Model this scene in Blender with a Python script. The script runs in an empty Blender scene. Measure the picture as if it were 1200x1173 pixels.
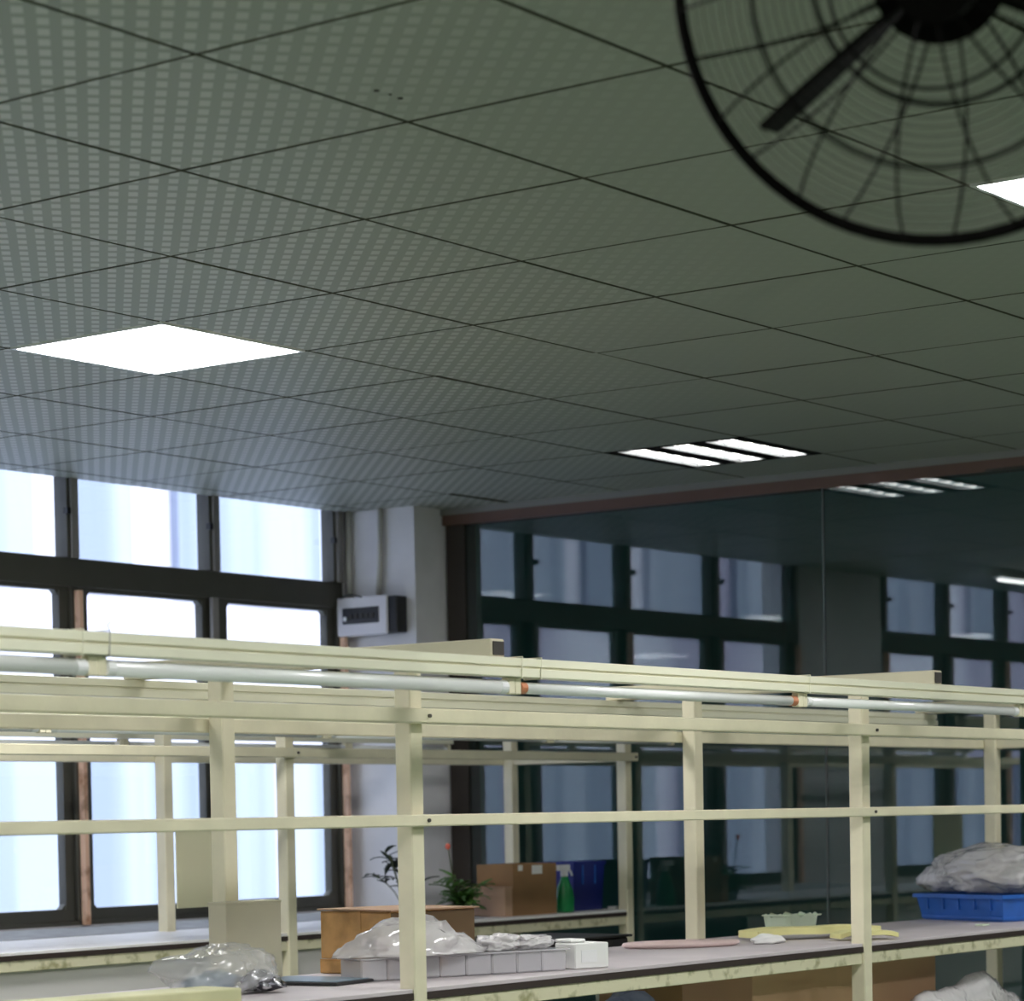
import bpy, bmesh, math, random
from mathutils import Vector, Matrix, noise
random.seed(7)
scene = bpy.context.scene
C = scene.collection

# ------------------------------------------------------------------ camera
cam_data = bpy.data.cameras.new('camera')
cam = bpy.data.objects.new('camera', cam_data); C.objects.link(cam)
R0 = (0.5907936, -0.8066196, -0.0181010)
R1 = (-0.0430111, -0.0090838, -0.9990333)
R2 = (0.8056754, 0.5910011, -0.0400602)
cam.matrix_world = Matrix(((R0[0], -R1[0], -R2[0], 0), (R0[1], -R1[1], -R2[1], 0),
                           (R0[2], -R1[2], -R2[2], 1.25), (0, 0, 0, 1)))
cam_data.sensor_width = 36
cam_data.lens = 3126.51 / 1200 * 36
cam_data.shift_x = 0.0
cam_data.shift_y = (1081.46 - 586.5) / 1200
cam_data.clip_start = 0.05; cam_data.clip_end = 300
cam_data.dof.use_dof = True
cam_data.dof.focus_distance = 7.0
cam_data.dof.aperture_fstop = 5.0
scene.camera = cam

# ------------------------------------------------------------------ sky, exposure
world = bpy.data.worlds.new('overcast_sky'); scene.world = world
world.use_nodes = True
bgn = world.node_tree.nodes['Background']
bgn.inputs[0].default_value = (0.80, 0.90, 1.0, 1); bgn.inputs[1].default_value = 3.3
scene.view_settings.view_transform = 'Standard'
scene.view_settings.look = 'None'
scene.view_settings.exposure = 0.2
scene.view_settings.gamma = 1.0
scene.view_settings.use_curve_mapping = False
LED = 31.0          # strength of the ceiling panels
CZ = 2.602         # ceiling height

# ------------------------------------------------------------------ materials
def new_mat(name):
    m = bpy.data.materials.new(name); m.use_nodes = True
    return m, m.node_tree, m.node_tree.nodes, m.node_tree.links, m.node_tree.nodes['Principled BSDF']

def pmat(name, col, rough=0.5, metal=0.0, var=0.0, scale=8.0, bump=0.0, bscale=40.0, spec=0.5, col2=None, thr=None, coat=0.0):
    m, nt, N, L, b = new_mat(name)
    b.inputs['Base Color'].default_value = (*col, 1)
    b.inputs['Roughness'].default_value = rough
    b.inputs['Metallic'].default_value = metal
    b.inputs['Specular IOR Level'].default_value = spec
    if coat: b.inputs['Coat Weight'].default_value = coat
    tc = N.new('ShaderNodeTexCoord')
    if var or col2:
        nz = N.new('ShaderNodeTexNoise'); nz.inputs['Scale'].default_value = scale; nz.inputs['Detail'].default_value = 5
        L.new(tc.outputs['Object'], nz.inputs['Vector'])
        rp = N.new('ShaderNodeValToRGB')
        c2 = col2 if col2 else tuple(c * (1 - var) for c in col)
        t = thr if thr else (0.35, 0.65)
        rp.color_ramp.elements[0].position = t[0]; rp.color_ramp.elements[0].color = (*c2, 1)
        rp.color_ramp.elements[1].position = t[1]; rp.color_ramp.elements[1].color = (*col, 1)
        L.new(nz.outputs[0], rp.inputs[0]); L.new(rp.outputs[0], b.inputs['Base Color'])
    if bump:
        n2 = N.new('ShaderNodeTexNoise'); n2.inputs['Scale'].default_value = bscale; n2.inputs['Detail'].default_value = 4
        L.new(tc.outputs['Object'], n2.inputs['Vector'])
        bp = N.new('ShaderNodeBump'); bp.inputs['Strength'].default_value = bump; bp.inputs['Distance'].default_value = 0.01
        L.new(n2.outputs[0], bp.inputs['Height']); L.new(bp.outputs[0], b.inputs['Normal'])
    return m

def emat(name, col, s):
    m, nt, N, L, b = new_mat(name)
    b.inputs['Base Color'].default_value = (*col, 1)
    b.inputs['Emission Color'].default_value = (*col, 1); b.inputs['Emission Strength'].default_value = s
    return m

def glass_mat(name, tint, f0, rough=0.0, refl=(1, 1, 1)):
    """thin sheet: tinted transparency plus a Schlick surface reflection (same from both sides)"""
    m, nt, N, L, b = new_mat(name); N.remove(b)
    o = N['Material Output']
    t = N.new('ShaderNodeBsdfTransparent'); t.inputs[0].default_value = (*tint, 1)
    g = N.new('ShaderNodeBsdfGlossy'); g.inputs['Roughness'].default_value = rough; g.inputs[0].default_value = (*refl, 1)
    geo = N.new('ShaderNodeNewGeometry')
    d = N.new('ShaderNodeVectorMath'); d.operation = 'DOT_PRODUCT'
    L.new(geo.outputs['Normal'], d.inputs[0]); L.new(geo.outputs['Incoming'], d.inputs[1])
    def mm(op, a, b_=None):
        n = N.new('ShaderNodeMath'); n.operation = op
        for i, v in enumerate((a, b_)):
            if v is None: continue
            if isinstance(v, (int, float)): n.inputs[i].default_value = v
            else: L.new(v, n.inputs[i])
        return n.outputs[0]
    k = mm('POWER', mm('SUBTRACT', 1.0, mm('ABSOLUTE', d.outputs['Value'])), 5.0)
    f = mm('ADD', mm('MULTIPLY', k, 1 - f0), f0)
    x = N.new('ShaderNodeMixShader')
    L.new(f, x.inputs[0]); L.new(t.outputs[0], x.inputs[1]); L.new(g.outputs[0], x.inputs[2]); L.new(x.outputs[0], o.inputs[0])
    return m

def film_mat(name, col, clear=0.35, rough=0.14, bscale=20, bump=0.9):
    """thin crinkled polythene: part clear, part milky, with a sheen"""
    m, nt, N, L, b = new_mat(name)
    b.inputs['Base Color'].default_value = (*col, 1); b.inputs['Roughness'].default_value = rough
    b.inputs['Specular IOR Level'].default_value = 0.9
    tc = N.new('ShaderNodeTexCoord'); nz = N.new('ShaderNodeTexNoise'); nz.inputs['Scale'].default_value = bscale
    nz.inputs['Detail'].default_value = 4; nz.inputs['Distortion'].default_value = 0.8
    nz.noise_type = 'RIDGED_MULTIFRACTAL'
    L.new(tc.outputs['Object'], nz.inputs['Vector'])
    bp = N.new('ShaderNodeBump'); bp.inputs['Strength'].default_value = bump; bp.inputs['Distance'].default_value = 0.010
    b.inputs['Coat Weight'].default_value = 0.6; b.inputs['Coat Roughness'].default_value = 0.08
    L.new(bp.outputs[0], b.inputs['Coat Normal'])
    L.new(nz.outputs[0], bp.inputs['Height']); L.new(bp.outputs[0], b.inputs['Normal'])
    t = N.new('ShaderNodeBsdfTransparent'); x = N.new('ShaderNodeMixShader'); x.inputs[0].default_value = clear
    L.new(b.outputs[0], x.inputs[1]); L.new(t.outputs[0], x.inputs[2]); L.new(x.outputs[0], N['Material Output'].inputs[0])
    return m

def tile_mat():
    """perforated metal ceiling tile: moire of the perforation painted in as pale rectangles on the tile diagonal"""
    m, nt, N, L, b = new_mat('perforated_ceiling_tile')
    geo = N.new('ShaderNodeNewGeometry')
    def math_(op, a, bb=None, c=None):
        n = N.new('ShaderNodeMath'); n.operation = op
        for i, v in enumerate((a, bb, c)):
            if v is None: continue
            if isinstance(v, (int, float)): n.inputs[i].default_value = v
            else: L.new(v, n.inputs[i])
        return n.outputs[0]
    sp = N.new('ShaderNodeSeparateXYZ'); L.new(geo.outputs['Position'], sp.inputs[0])
    X, Y = sp.outputs[0], sp.outputs[1]
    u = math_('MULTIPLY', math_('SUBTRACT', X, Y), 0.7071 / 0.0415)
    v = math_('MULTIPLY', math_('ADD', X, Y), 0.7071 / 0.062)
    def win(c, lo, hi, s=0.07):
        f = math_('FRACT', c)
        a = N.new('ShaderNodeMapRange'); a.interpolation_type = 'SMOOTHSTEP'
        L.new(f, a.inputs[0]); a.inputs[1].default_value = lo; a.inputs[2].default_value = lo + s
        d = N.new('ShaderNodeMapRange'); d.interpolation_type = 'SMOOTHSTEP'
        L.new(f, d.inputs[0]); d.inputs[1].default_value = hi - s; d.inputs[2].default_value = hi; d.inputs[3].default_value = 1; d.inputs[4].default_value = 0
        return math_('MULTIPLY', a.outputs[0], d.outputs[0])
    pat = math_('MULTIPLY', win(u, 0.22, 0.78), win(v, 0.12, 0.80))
    nz = N.new('ShaderNodeTexNoise'); nz.inputs['Scale'].default_value = 1.1; nz.inputs['Detail'].default_value = 3
    L.new(geo.outputs['Position'], nz.inputs['Vector'])
    # view-dependent fade of the moire, painted by position: strong near the windows, faint elsewhere
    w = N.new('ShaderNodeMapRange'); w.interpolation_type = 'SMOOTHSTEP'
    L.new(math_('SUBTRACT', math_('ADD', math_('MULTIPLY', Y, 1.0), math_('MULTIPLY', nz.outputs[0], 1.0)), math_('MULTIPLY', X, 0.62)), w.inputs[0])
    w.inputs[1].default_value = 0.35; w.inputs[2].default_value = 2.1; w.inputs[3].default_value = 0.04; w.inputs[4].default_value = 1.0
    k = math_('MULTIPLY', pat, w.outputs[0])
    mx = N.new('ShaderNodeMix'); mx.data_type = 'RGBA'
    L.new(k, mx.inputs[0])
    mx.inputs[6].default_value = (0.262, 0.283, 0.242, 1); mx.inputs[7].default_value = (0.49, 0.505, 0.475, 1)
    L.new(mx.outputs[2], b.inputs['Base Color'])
    b.inputs['Roughness'].default_value = 0.5
    b.inputs['Specular IOR Level'].default_value = 0.5
    return m

def stripe_mat(name, a, bcol, period):
    m, nt, N, L, b = new_mat(name)
    tc = N.new('ShaderNodeTexCoord'); nz = N.new('ShaderNodeTexNoise'); nz.inputs['Scale'].default_value = 1.0
    mp = N.new('ShaderNodeMapping'); mp.inputs['Scale'].default_value = (period, period, 0.02)
    L.new(tc.outputs['Object'], mp.inputs[0]); L.new(mp.outputs[0], nz.inputs['Vector'])
    r = N.new('ShaderNodeValToRGB'); r.color_ramp.elements[0].position = 0.42; r.color_ramp.elements[1].position = 0.56
    r.color_ramp.elements[0].color = (*a, 1); r.color_ramp.elements[1].color = (*bcol, 1)
    L.new(nz.outputs[0], r.inputs[0]); L.new(r.outputs[0], b.inputs['Base Color']); b.inputs['Roughness'].default_value = 0.6
    return m

M = dict(
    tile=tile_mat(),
    joint=pmat('ceiling_grid_dark', (0.07, 0.07, 0.045), 0.7),
    wall=pmat('lilac_white_paint', (0.72, 0.70, 0.74), 0.7, var=0.08, scale=3),
    col=pmat('column_plaster', (0.86, 0.84, 0.86), 0.75, var=0.12, scale=4),
    pipe=pmat('pale_conduit', (0.55, 0.53, 0.48), 0.5),
    floor=pmat('green_floor_paint', (0.24, 0.33, 0.22), 0.45, var=0.2, scale=2),
    cream=pmat('cream_painted_steel', (0.82, 0.76, 0.56), 0.42, var=0.10, scale=9, bump=0.05, bscale=60),
    rail=pmat('cream_aluminium_rail', (0.86, 0.84, 0.66), 0.35, var=0.06, scale=6),
    old=pmat('worn_cream_steel', (0.68, 0.64, 0.45), 0.55, col2=(0.33, 0.31, 0.16), scale=22, thr=(0.30, 0.48), bump=0.15),
    steel=pmat('grey_steel', (0.40, 0.40, 0.36), 0.4, metal=0.4),
    near_black=pmat('near_black_fill', (0.05, 0.045, 0.04), 0.9),
    top=pmat('pinkish_grey_worktop', (0.62, 0.56, 0.58), 0.5, var=0.12, scale=5),
    top2=pmat('white_worktop', (0.92, 0.89, 0.88), 0.5, var=0.05, scale=5),
    edge=pmat('dark_brown_edge', (0.035, 0.022, 0.018), 0.6),
    frame=pmat('bronze_window_frame', (0.075, 0.072, 0.058), 0.5, var=0.1, scale=10),
    frame_lt=pmat('pale_window_frame', (0.28, 0.26, 0.25), 0.5),  # lighter grey than the main frame
    orange=pmat('orange_wood_strip', (0.92, 0.60, 0.43), 0.6, col2=(0.45, 0.22, 0.12), scale=14, thr=(0.3, 0.5)),
    brown=pmat('brown_partition_trim', (0.16, 0.085, 0.06), 0.5, var=0.15, scale=6),
    skirt=pmat('light_grey_panel', (0.66, 0.63, 0.62), 0.7, var=0.04, scale=2),
    angle=pmat('ceiling_edge_angle', (0.26, 0.26, 0.24), 0.5), jointg=pmat('partition_joint', (0.10, 0.13, 0.13), 0.4),
    jamb=pmat('dark_brown_jamb', (0.045, 0.035, 0.028), 0.6),
    sill=pmat('grey_cement_sill', (0.36, 0.36, 0.37), 0.8, var=0.25, scale=14),
    grey=pmat('grey_painted_wall', (0.46, 0.44, 0.42), 0.8, var=0.05, scale=3),
    glass=glass_mat('clear_window_glass', (0.98, 0.99, 1.0), 0.03),
    tint=glass_mat('tinted_partition_glass', (0.50, 0.62, 0.62), 0.085),
    backroom=pmat('dark_room_paint', (0.42, 0.60, 0.60), 0.9),
    white=pmat('white_plastic', (0.82, 0.82, 0.83), 0.4),
    boxgrey=pmat('switch_box_grey', (0.74, 0.71, 0.74), 0.45),
    black=pmat('black_plastic', (0.012, 0.012, 0.013), 0.45),
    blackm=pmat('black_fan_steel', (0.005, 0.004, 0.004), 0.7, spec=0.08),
    tube=pmat('unlit_tube_glass', (0.86, 0.87, 0.86), 0.22, spec=0.7),
    copper=pmat('copper_end_ring', (0.62, 0.24, 0.12), 0.4, metal=0.3),
    led=emat('lit_diffuser', (1.0, 1.0, 1.0), LED),
    trim_w=pmat('white_lamp_frame', (0.75, 0.76, 0.78), 0.4),
    refl=pmat('lamp_reflector', (0.85, 0.86, 0.88), 0.25, metal=0.2),
    lit_dim=emat('lit_troffer_tube', (1.0, 0.99, 0.97), 5.0),
    lit=emat('lit_tube', (1.0, 0.99, 0.97), 9.0),
    card=pmat('brown_cardboard', (0.34, 0.19, 0.085), 0.75, var=0.15, scale=7, bump=0.05),
    card_shade=pmat('shaded_cardboard', (0.17, 0.105, 0.05), 0.8),
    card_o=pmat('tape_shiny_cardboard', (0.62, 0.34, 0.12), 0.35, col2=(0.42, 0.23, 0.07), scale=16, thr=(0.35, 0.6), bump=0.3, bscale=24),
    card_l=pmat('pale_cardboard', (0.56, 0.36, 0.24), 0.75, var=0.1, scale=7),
    card_p=pmat('plain_cardboard_panel', (0.74, 0.47, 0.28), 0.8, var=0.08, scale=3),
    paper=pmat('white_paper', (0.80, 0.80, 0.78), 0.7),
    creamb=pmat('cream_board', (0.68, 0.63, 0.46), 0.6, var=0.08, scale=5),
    plank=pmat('pale_yellow_plank', (0.70, 0.68, 0.40), 0.6, var=0.12, scale=8),
    sheet=pmat('buff_sheet', (0.68, 0.64, 0.45), 0.7),
    blue=pmat('blue_crate_plastic', (0.03, 0.15, 0.56), 0.35, var=0.2, scale=12),
    navy=pmat('navy_bin_plastic', (0.012, 0.022, 0.20), 0.4),
    green=pmat('green_bottle_plastic', (0.01, 0.26, 0.07), 0.25),
    leaf=pmat('leaf_green', (0.11, 0.26, 0.05), 0.45, var=0.4, scale=20),
    leafd=pmat('dark_leaf_green', (0.018, 0.035, 0.022), 0.6),
    stem=pmat('plant_stem', (0.10, 0.12, 0.05), 0.7),
    red=pmat('red_bud', (0.85, 0.16, 0.10), 0.5),
    potblue=pmat('blue_white_pot', (0.45, 0.55, 0.75), 0.3, col2=(0.10, 0.17, 0.42), scale=30, thr=(0.42, 0.55)),
    potgrey=pmat('grey_pot', (0.20, 0.20, 0.18), 0.6),
    film=film_mat('clear_polythene', (0.86, 0.83, 0.84), 0.30),
    film_thin=film_mat('thin_polythene', (0.82, 0.83, 0.85), 0.66),
    film_blue=film_mat('blue_polythene', (0.45, 0.52, 0.80), 0.3),
    tray=film_mat('clear_tray_plastic', (0.72, 0.71, 0.74), 0.45, bscale=6, bump=0.2),
    foil=pmat('silvery_parts', (0.62, 0.62, 0.65), 0.2, metal=0.8, col2=(0.06, 0.06, 0.07), scale=40, thr=(0.45, 0.55), bump=0.5),
    slate=pmat('slate_blue_cover', (0.19, 0.27, 0.34), 0.35),
    pink=pmat('pale_pink_foam', (0.78, 0.60, 0.58), 0.7),
    yellow=pmat('pale_yellow_foam', (0.92, 0.87, 0.40), 0.6, var=0.08, scale=10),
    mint=pmat('pale_green_paper', (0.62, 0.72, 0.55), 0.7),
    mauve=stripe_mat('mauve_facade', (0.42, 0.37, 0.50), (0.70, 0.66, 0.76), 0.35),
    fblue=stripe_mat('blue_facade_glass', (0.235, 0.265, 0.36), (0.36, 0.385, 0.48), 1.6),
    street=pmat('pale_street', (0.62, 0.65, 0.70), 0.9),
)

# ------------------------------------------------------------------ mesh helpers
def box(bm, x0, x1, y0, y1, z0, z1, mat_index=0, rot=None, bevel=0):
    vs = [bm.verts.new(p) for p in ((x0, y0, z0), (x1, y0, z0), (x1, y1, z0), (x0, y1, z0), (x0, y0, z1), (x1, y0, z1), (x1, y1, z1), (x0, y1, z1))]
    fs = [bm.faces.new([vs[i] for i in q]) for q in ((3, 2, 1, 0), (4, 5, 6, 7), (0, 1, 5, 4), (1, 2, 6, 5), (2, 3, 7, 6), (3, 0, 4, 7))]
    if rot: bmesh.ops.transform(bm, matrix=rot, verts=vs)
    if bevel:
        es = list({e for f in fs for e in f.edges})
        bmesh.ops.bevel(bm, geom=es, offset=bevel, segments=1, affect='EDGES')
    return vs

def cyl(bm, p0, p1, r0, r1=None, n=16, cap=True):
    r1 = r0 if r1 is None else r1
    p0 = Vector(p0); p1 = Vector(p1); d = (p1 - p0).normalized()
    a = d.orthogonal().normalized(); b = d.cross(a)
    A = [bm.verts.new(p0 + (a * math.cos(t) + b * math.sin(t)) * r0) for t in (2 * math.pi * k / n for k in range(n))]
    B = [bm.verts.new(p1 + (a * math.cos(t) + b * math.sin(t)) * r1) for t in (2 * math.pi * k / n for k in range(n))]
    for k in range(n): bm.faces.new((A[k], A[(k + 1) % n], B[(k + 1) % n], B[k]))
    if cap: bm.faces.new(A[::-1]); bm.faces.new(B)

def tube_path(bm, pts, r, n=6, closed=False):
    pts = [Vector(p) for p in pts]; rings = []; m = len(pts)
    prev = None
    for i, p in enumerate(pts):
        if closed: d = (pts[(i + 1) % m] - pts[i - 1]).normalized()
        else: d = (pts[min(i + 1, m - 1)] - pts[max(i - 1, 0)]).normalized()
        a = prev - d * prev.dot(d) if prev is not None else d.orthogonal()
        a = a.normalized() if a.length > 1e-6 else d.orthogonal().normalized()
        prev = a; b = d.cross(a)
        rr = r[i] if isinstance(r, (list, tuple)) else r
        rings.append([bm.verts.new(p + (a * math.cos(t) + b * math.sin(t)) * rr) for t in (2 * math.pi * k / n for k in range(n))])
    for i in range(m if closed else m - 1):
        A = rings[i]; B = rings[(i + 1) % m]
        for k in range(n): bm.faces.new((A[k], A[(k + 1) % n], B[(k + 1) % n], B[k]))
    if not closed: bm.faces.new(rings[0][::-1]); bm.faces.new(rings[-1])

def lathe(bm, prof, c=(0, 0, 0), n=20):
    rings = [[bm.verts.new((c[0] + r * math.cos(2 * math.pi * k / n), c[1] + r * math.sin(2 * math.pi * k / n), c[2] + z)) for k in range(n)] for r, z in prof]
    for A, B in zip(rings, rings[1:]):
        for k in range(n): bm.faces.new((A[k], A[(k + 1) % n], B[(k + 1) % n], B[k]))
    if prof[0][0] > 1e-4: bm.faces.new(rings[0][::-1])
    if prof[-1][0] > 1e-4: bm.faces.new(rings[-1])

def obj(name, bm, mats, parent=None, smooth=False, loc=None):
    me = bpy.data.meshes.new(name); bm.normal_update(); bm.to_mesh(me); bm.free()
    for m in (mats if isinstance(mats, (list, tuple)) else [mats]): me.materials.append(m)
    if smooth:
        for p in me.polygons: p.use_smooth = True
    o = bpy.data.objects.new(name, me); C.objects.link(o)
    if parent: o.parent = parent
    if loc: o.location = loc
    return o

def boxes(name, lst, m, parent=None, bevel=0):
    bm = bmesh.new()
    for q in lst: box(bm, *q, bevel=bevel)
    return obj(name, bm, m, parent)

def tag(o, label, cat, group=None):
    o['label'] = label; o['category'] = cat
    if group: o['group'] = group
    return o

def thing(name, label, cat, loc=(0, 0, 0), group=None, rotz=0):
    o = bpy.data.objects.new(name, None); C.objects.link(o); o.location = loc; o.rotation_euler = (0, 0, rotz)
    o.empty_display_size = 0.05
    return tag(o, label, cat, group)

def struct(o, label=None):
    o['kind'] = 'structure'
    if label: o['label'] = label
    return o

def copy_tree(o, parent=None):
    c = o.copy(); C.objects.link(c); c.parent = parent
    for ch in [x for x in C.objects if x.parent == o]: copy_tree(ch, c)
    return c

# ------------------------------------------------------------------ room shell
XW = 9.375; YW = 7.58
struct(boxes('floor', [(-6.2, 13.0, -5.2, 7.9, -0.1, 0.0)], M['floor']), 'green painted factory floor')
# window wall with two window openings
o = boxes('wall_left', [(-6.0, 2.57, 7.58, 7.82, 0, 2.75), (4.92, 5.83, 7.58, 7.82, 0, 2.75), (2.57, 4.92, 7.58, 7.82, 0, 0.85),
                        (5.84, 9.12, 7.58, 7.82, 0, 0.85), (9.125, 9.6, 7.58, 7.67, 0, 2.75), (-6.0, 9.6, 7.58, 7.82, 2.72, 2.95)], M['wall'])
struct(o, 'lilac white window wall')
struct(boxes('wall_back', [(-6.2, -6.0, -5.0, 7.82, 0, 2.75)], M['wall']))
struct(boxes('wall_front', [(-6.2, 9.6, -5.2, -5.0, 0, 2.75)], M['wall']))
# low cement sill block in front of the window wall
struct(boxes('trim_1', [(5.84, 9.15, 6.97, 7.58, 0.825, 0.845)], M['sill']), 'grey cement window sill')
struct(boxes('trim_2', [(5.84, 9.15, 6.99, 7.58, 0.0, 0.825)], M['grey']), 'grey wall under the window sill')

# ceiling: dark grid plate with every tile hung below it
ceil = struct(boxes('ceiling', [(-6.0, 9.43, -5.0, 7.60, 2.662, 2.72), (-6.0, 9.35, 7.555, 7.578, 2.6135, 2.662)], M['joint']), 'suspended ceiling of square perforated metal tiles')  # second box: added unseen strip stopping window light above the tiles
GX0, GY0, S = 3.528, 2.645, 0.6
g = 0.0044
def tile_bm(w, d, drop=0.0):
    bm = bmesh.new(); b = 0.0015
    top = [bm.verts.new((x, y, 0.011)) for x, y in ((g, g), (w - g, g), (w - g, d - g), (g, d - g))]
    mid = [bm.verts.new((x, y, 0.004)) for x, y in ((g, g), (w - g, g), (w - g, d - g), (g, d - g))]
    low = [bm.verts.new((x, y, 0.0)) for x, y in ((g + b, g + b), (w - g - b, g + b), (w - g - b, d - g - b), (g + b, d - g - b))]
    bm.faces.new(low[::-1]); bm.faces.new(top)
    for A, B in ((low, mid), (mid, top)):
        for k in range(4): bm.faces.new((A[k], A[(k + 1) % 4], B[(k + 1) % 4], B[k])).material_index = 1
    return bm
tile0 = None; stuff_bm = bmesh.new()
lamp_cells = {(3, 4): 'led', (3, -1): 'led', (8, 4): 'grille', (-2, 4): 'led', (-2, -1): 'led', (-7, 4): 'led', (-7, -1): 'led', (8, -1): 'led', (3, -6): 'led', (-2, -6): 'led', (8, -6): 'led'}
ntile = 0
for i in range(-16, 11):
    for j in range(-13, 9):
        x = GX0 + i * S; y = GY0 + j * S
        if (i, j) in lamp_cells: continue
        w = min(S, XW - x); d = min(S, 7.59 - y)
        if w < 0.03 or d < 0.03 or x < -6.05: continue
        if i >= -1 and j >= -6 and ntile < 290:
            if w == S and d == S:
                if tile0 is None:
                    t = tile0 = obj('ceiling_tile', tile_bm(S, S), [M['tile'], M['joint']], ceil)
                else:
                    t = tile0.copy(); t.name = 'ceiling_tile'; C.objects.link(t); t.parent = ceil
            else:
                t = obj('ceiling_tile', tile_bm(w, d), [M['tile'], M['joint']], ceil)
            sag = random.uniform(-0.0004, 0.0004)
            t.location = (x, y, CZ + sag)
            t.rotation_euler = (random.uniform(-0.0005, 0.0005), random.uniform(-0.0005, 0.0005), 0)
            if (i, j) == (5, 3):   # tile whose clip has let go: far edge stands off, leaving a dark slot
                t.rotation_euler = (0.0, 0.006, 0); t.location.z += 0.003
            if (i, j) == (9, 6): t.rotation_euler = (0.010, 0, 0)
            ntile += 1
        else:
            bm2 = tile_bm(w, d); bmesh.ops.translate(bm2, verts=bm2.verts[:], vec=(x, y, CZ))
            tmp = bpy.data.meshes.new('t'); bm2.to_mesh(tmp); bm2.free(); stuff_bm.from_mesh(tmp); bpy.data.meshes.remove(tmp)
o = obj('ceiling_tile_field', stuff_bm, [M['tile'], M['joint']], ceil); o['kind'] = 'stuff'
# screw holes in one tile, as small dark plugs
for k, (x, y) in enumerate(((3.914, 3.149), (3.951, 3.146), (3.984, 3.148))):
    bm = bmesh.new(); cyl(bm, (x, y, CZ - 0.0015), (x, y, CZ + 0.003), 0.0055 if k != 1 else 0.003, n=8)
    obj('hole_plug', bm, M['near_black'], ceil)

# ------------------------------------------------------------------ windows
def build_window(name, edges, label):
    """edges: mullion centre lines, left to right"""
    fr = struct(boxes(name, [(edges[0] - 0.03, edges[-1] + 0.03, 7.585, 7.66, 2.18, 2.292),
                             (edges[0] - 0.03, edges[-1] + 0.03, 7.60, 7.66, 2.69, 2.72),
                             (edges[0] - 0.03, edges[-1] + 0.03, 7.585, 7.70, 0.845, 0.868)], M['frame'], bevel=0.004), label)
    for k, x in enumerate(edges):
        last = k in (0, len(edges) - 1)
        boxes('mullion', [(x - 0.032, x + 0.032, 7.58, 7.655, 2.292, 2.68)], M['frame'], fr, bevel=0.004)
        boxes('mullion_cover', [(x - 0.018, x + 0.018, 7.568, 7.580, 2.292, 2.68)], M['frame_lt'], fr)
        boxes('mullion', [(x - 0.022, x + 0.022, 7.58, 7.655, 0.868, 2.18)], M['frame'], fr, bevel=0.004)
        if k % 2 == (len(edges) - 1) % 2:
            boxes('wooden_strip', [(x - 0.008, x + 0.018, 7.550, 7.580, 0.850, 2.165)], M['orange'], fr, bevel=0.003)
        else:
            boxes('sliding_stile', [(x - 0.045, x - 0.005, 7.560, 7.580, 0.868, 2.18)], M['frame_lt'], fr, bevel=0.003)
    for a, b in zip(edges, edges[1:]):
        x0, x1 = a + 0.022, b - 0.022; w = 0.062
        bm = bmesh.new()
        box(bm, x0, x0 + w, 7.60, 7.64, 0.868, 2.18); box(bm, x1 - w * 0.75, x1, 7.60, 7.64, 0.868, 2.18)
        box(bm, x0 + w, x1 - w * 0.75, 7.60, 7.64, 0.868, 0.915); box(bm, x0 + w, x1 - w * 0.75, 7.60, 7.64, 2.165, 2.18)
        # small gussets round the pane corners
        for cx, sx in ((x0 + w, 1), (x1 - w * 0.75, -1)):
            for cz, sz in ((0.915, 1), (2.165, -1)):
                v = [bm.verts.new((cx, 7.605, cz)), bm.verts.new((cx + sx * 0.02, 7.605, cz)), bm.verts.new((cx, 7.605, cz + sz * 0.02))]
                u = [bm.verts.new((q.co.x, 7.635, q.co.z)) for q in v]
                bm.faces.new(v); bm.faces.new(u[::-1])
                for q in range(3): bm.faces.new((v[q], v[(q + 1) % 3], u[(q + 1) % 3], u[q]))
        sash = obj('sash_frame', bm, M['frame'], fr)
        boxes('pane', [(x0 + w - 0.005, x1 - w * 0.75 + 0.005, 7.618, 7.622, 0.91, 2.17)], M['glass'], fr)
        boxes('pane', [(a + 0.03, b - 0.03, 7.618, 7.622, 2.285, 2.68)], M['glass'], fr)
    # latches on the uprights
    for x in edges[1:]:
        boxes('latch', [(x - 0.05, x - 0.032, 7.560, 7.582, 2.46, 2.485)], M['black'], fr)
    return fr
build_window('window_1', [5.86, 6.66, 7.475, 8.292, 9.092], 'dark framed window of four bays along the window wall')
build_window('window_2', [2.60, 3.36, 4.12, 4.88], 'dark framed window further along the wall, seen only as a reflection')

# column in the corner
col = struct(boxes('wall_column', [(9.15, 9.318, 7.20, 7.58, 0, 2.66), (9.328, 9.413, 7.21, 7.58, 0, 2.66), (9.31, 9.335, 7.225, 7.56, 0, 2.66)], M['col']), 'corner column beside the glass partition')
col.name = 'trim_3'
# conduits
def conduit(pts, label, r=0.012):
    bm = bmesh.new(); tube_path(bm, pts, r, 10)
    return tag(obj('conduit', bm, M['pipe'], smooth=True), label, 'pipe')
conduit([(9.132, 7.555, 2.62), (9.132, 7.555, 2.4), (9.132, 7.553, 2.226)], 'pale conduit down the window edge above the left end of the switch box', 0.014)
conduit([(9.132, 7.372, 2.62), (9.132, 7.378, 2.4), (9.132, 7.39, 2.226)], 'pale conduit dropping from the ceiling into the grey switch box', 0.013)
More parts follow.
